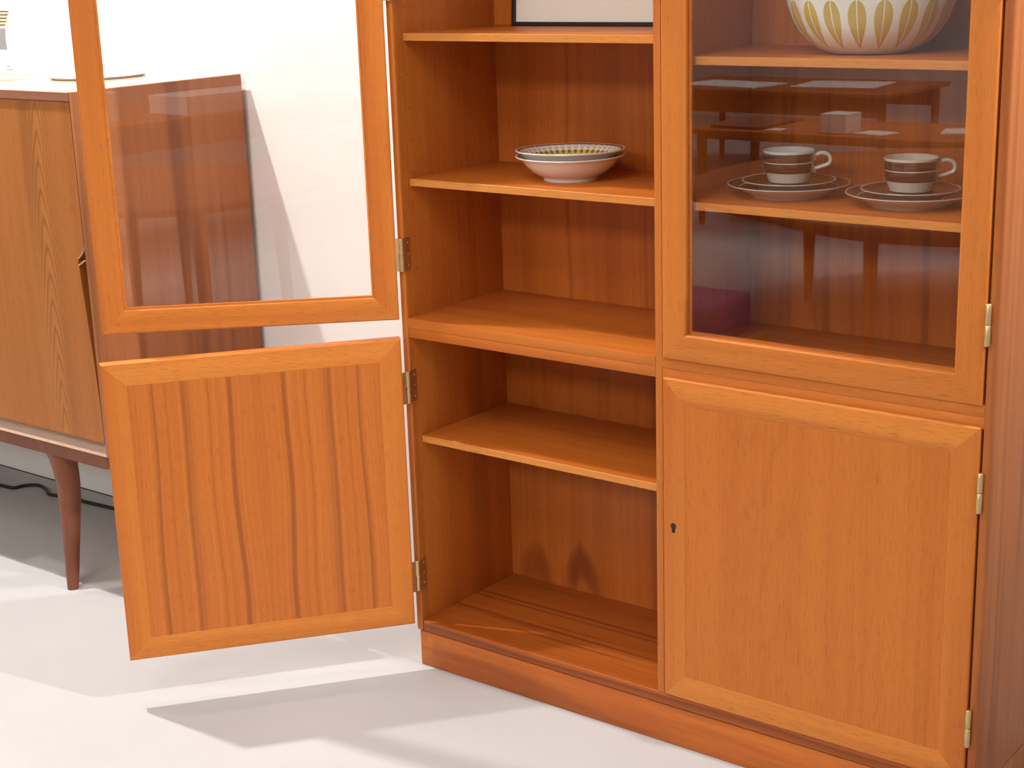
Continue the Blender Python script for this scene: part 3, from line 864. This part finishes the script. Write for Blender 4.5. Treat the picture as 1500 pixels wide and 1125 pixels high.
obj('mat_board', bm_box((-hw + 0.0055, 0.005, 0.0055), (hw - 0.0055, 0.009, FH - 0.0055)), M['paper'], pic, local=True)

# ------------------------------------------------------------------ the showroom behind the viewer (seen in the two panes)
def tapered_leg(x, y, z, r0, r1, parent, mat=None, dx=0.0, dy=0.0):
    obj('leg', bm_tube([(x, y, z), (x + dx * 0.5, y + dy * 0.5, z * 0.5), (x + dx, y + dy, 0.0)], [r0, (r0 + r1) / 2 + 0.001, r1], 14), mat or M['dark_leg'], parent, smooth=True)
def rect_table(name, label, x0, x1, y0, y1, h, rz=0.0, apron=0.05, th=0.022):
    cx, cy = (x0 + x1) / 2, (y0 + y1) / 2
    t_ = thing(name, label, 'table', (cx, cy, 0))
    obj('table_top', bm_box((x0, y0, h - th), (x1, y1, h), 0.006, 3), M['dark_wood'], t_, smooth=True)
    for ya in (y0 + 0.03, y1 - 0.05):
        obj('apron', bm_box((x0 + 0.06, ya, h - th - apron), (x1 - 0.06, ya + 0.02, h - th), 0.002), M['dark_wood'], t_)
    for x in (x0 + 0.06, x1 - 0.06):
        for y in (y0 + 0.05, y1 - 0.05):
            tapered_leg(x, y, h - th, 0.024, 0.013, t_)
    t_.rotation_euler = (0, 0, rz)
    return t_
lt = thing('low_table', 'large round low teak table standing opposite the closed glass door', 'table', (-0.20, -2.85, 0))
obj('table_top', bm_lathe([(0.0, 0.425), (0.84, 0.425), (0.868, 0.435), (0.87, 0.445), (0.865, 0.450), (0.0, 0.450)], 72, None, (-0.20, -2.85, 0)), M['dark_wood'], lt, smooth=True)
obj('apron', bm_lathe([(0.60, 0.36), (0.62, 0.36), (0.62, 0.425), (0.60, 0.425), (0.60, 0.36)], 64, None, (-0.20, -2.85, 0)), M['dark_wood'], lt, smooth=True)
for k in range(4):
    a = math.radians(95 + 90 * k)
    tapered_leg(-0.20 + 0.56 * math.cos(a), -2.85 + 0.56 * math.sin(a), 0.42, 0.024, 0.014, lt)
rect_table('display_bench', 'long low teak bench with a white box behind the round low table', -1.95, 0.30, -4.60, -4.03, 0.42, 0.0, 0.02)
rect_table('display_table', 'dark teak display table with papers at the far end', -3.00, -1.60, -6.10, -5.35, 0.46, 0.0, 0.10)
def box_thing(name, label, cat, lo, hi, mat, rz=0.0):
    o = tag(obj(name, bm_box(lo, hi, 0.001, 1), mat), label, cat)
    o.rotation_euler = (0, 0, rz)
    return o
box_thing('white_box', 'square white cardboard box on the long bench', 'box', (-1.33, -4.22, 0.421), (-1.21, -4.10, 0.500), M['white'], 0.1)
box_thing('price_card', 'small white price card between tray and box on the long bench', 'card', (-1.59, -4.17, 0.421), (-1.52, -4.10, 0.423), M['white'], 0.1)
box_thing('paper_sheet', 'loose white paper beside the box on the long bench', 'paper', (-1.17, -4.20, 0.421), (-1.03, -4.08, 0.428), M['white'], 0.3)
box_thing('paper_sheet', 'loose white paper at the right end of the long bench', 'paper', (-0.88, -4.40, 0.421), (-0.70, -4.22, 0.430), M['white'], -0.3)
box_thing('dark_tray', 'dark flat tray on the long bench', 'tray', (-1.86, -4.50, 0.421), (-1.62, -4.10, 0.432), M['board_leg'])
box_thing('paper_stack', 'stack of white papers on the left of the far display table', 'paper', (-2.85, -5.72, 0.461), (-2.35, -5.42, 0.470), M['white'], 0.15)
box_thing('paper_stack', 'sheets of white paper on the right of the far display table', 'paper', (-2.25, -5.90, 0.461), (-1.80, -5.55, 0.468), M['white'], -0.1)
# chair with purple upholstery beside the low table
ch = thing('lounge_chair', 'teak lounge chair with purple upholstery before the low table', 'chair', (-0.48, -1.52, 0))
obj('seat_cushion', bm_box((-0.72, -1.70, 0.20), (-0.30, -1.30, 0.31), 0.02, 3), M['purple'], ch, smooth=True)
back = bm_box((-0.74, -1.36, 0.24), (-0.28, -1.28, 0.56), 0.02, 3)
obj('backrest', back, M['purple'], ch, smooth=True)
for x in (-0.75, -0.29):
    obj('side_frame', bm_box((x, -1.72, 0.15), (x + 0.025, -1.28, 0.20), 0.004), M['dark_leg'], ch)
    for y in (-1.70, -1.30):
        tapered_leg(x + 0.012, y, 0.19, 0.016, 0.011, ch)
# round table at the right of the room
rt = thing('round_table', 'round teak table standing near the middle of the showroom', 'table', (1.06, -2.12, 0))
obj('table_top', bm_lathe([(0.0, 0.525), (0.48, 0.525), (0.50, 0.535), (0.503, 0.545), (0.498, 0.550), (0.0, 0.550)], 72, None, (1.06, -2.12, 0)), M['dark_wood'], rt, smooth=True)
for k in range(4):
    a = math.radians(20 + 90 * k)
    tapered_leg(1.06 + 0.36 * math.cos(a), -2.12 + 0.36 * math.sin(a), 0.53, 0.024, 0.014, rt, None, 0.03 * math.cos(a), 0.03 * math.sin(a))
sc_ = thing('side_chair', 'teak chair with purple seat behind the round table', 'chair', (1.30, -2.85, 0))
obj('seat', bm_box((1.06, -3.05, 0.38), (1.54, -2.62, 0.44), 0.02, 3), M['purple'], sc_, smooth=True)
obj('backrest', bm_box((1.06, -3.09, 0.62), (1.54, -3.06, 0.80), 0.012, 3), M['dark_wood'], sc_, smooth=True)
for x in (1.08, 1.52):
    tapered_leg(x, -2.65, 0.38, 0.018, 0.012, sc_)
    obj('rear_post', bm_box((x - 0.015, -3.09, 0.0), (x + 0.015, -3.06, 0.80), 0.004), M['dark_leg'], sc_)
rect_table('display_table', 'teak display table with a white box in the right of the showroom', 1.70, 3.40, -4.40, -3.62, 0.56, 0.0, 0.10)
box_thing('white_box', 'long white box on the right display table', 'box', (2.35, -3.95, 0.561), (2.95, -3.68, 0.64), M['white'])
box_thing('white_box', 'small upright white box on the right display table', 'box', (2.02, -3.92, 0.561), (2.09, -3.80, 0.68), M['white'])
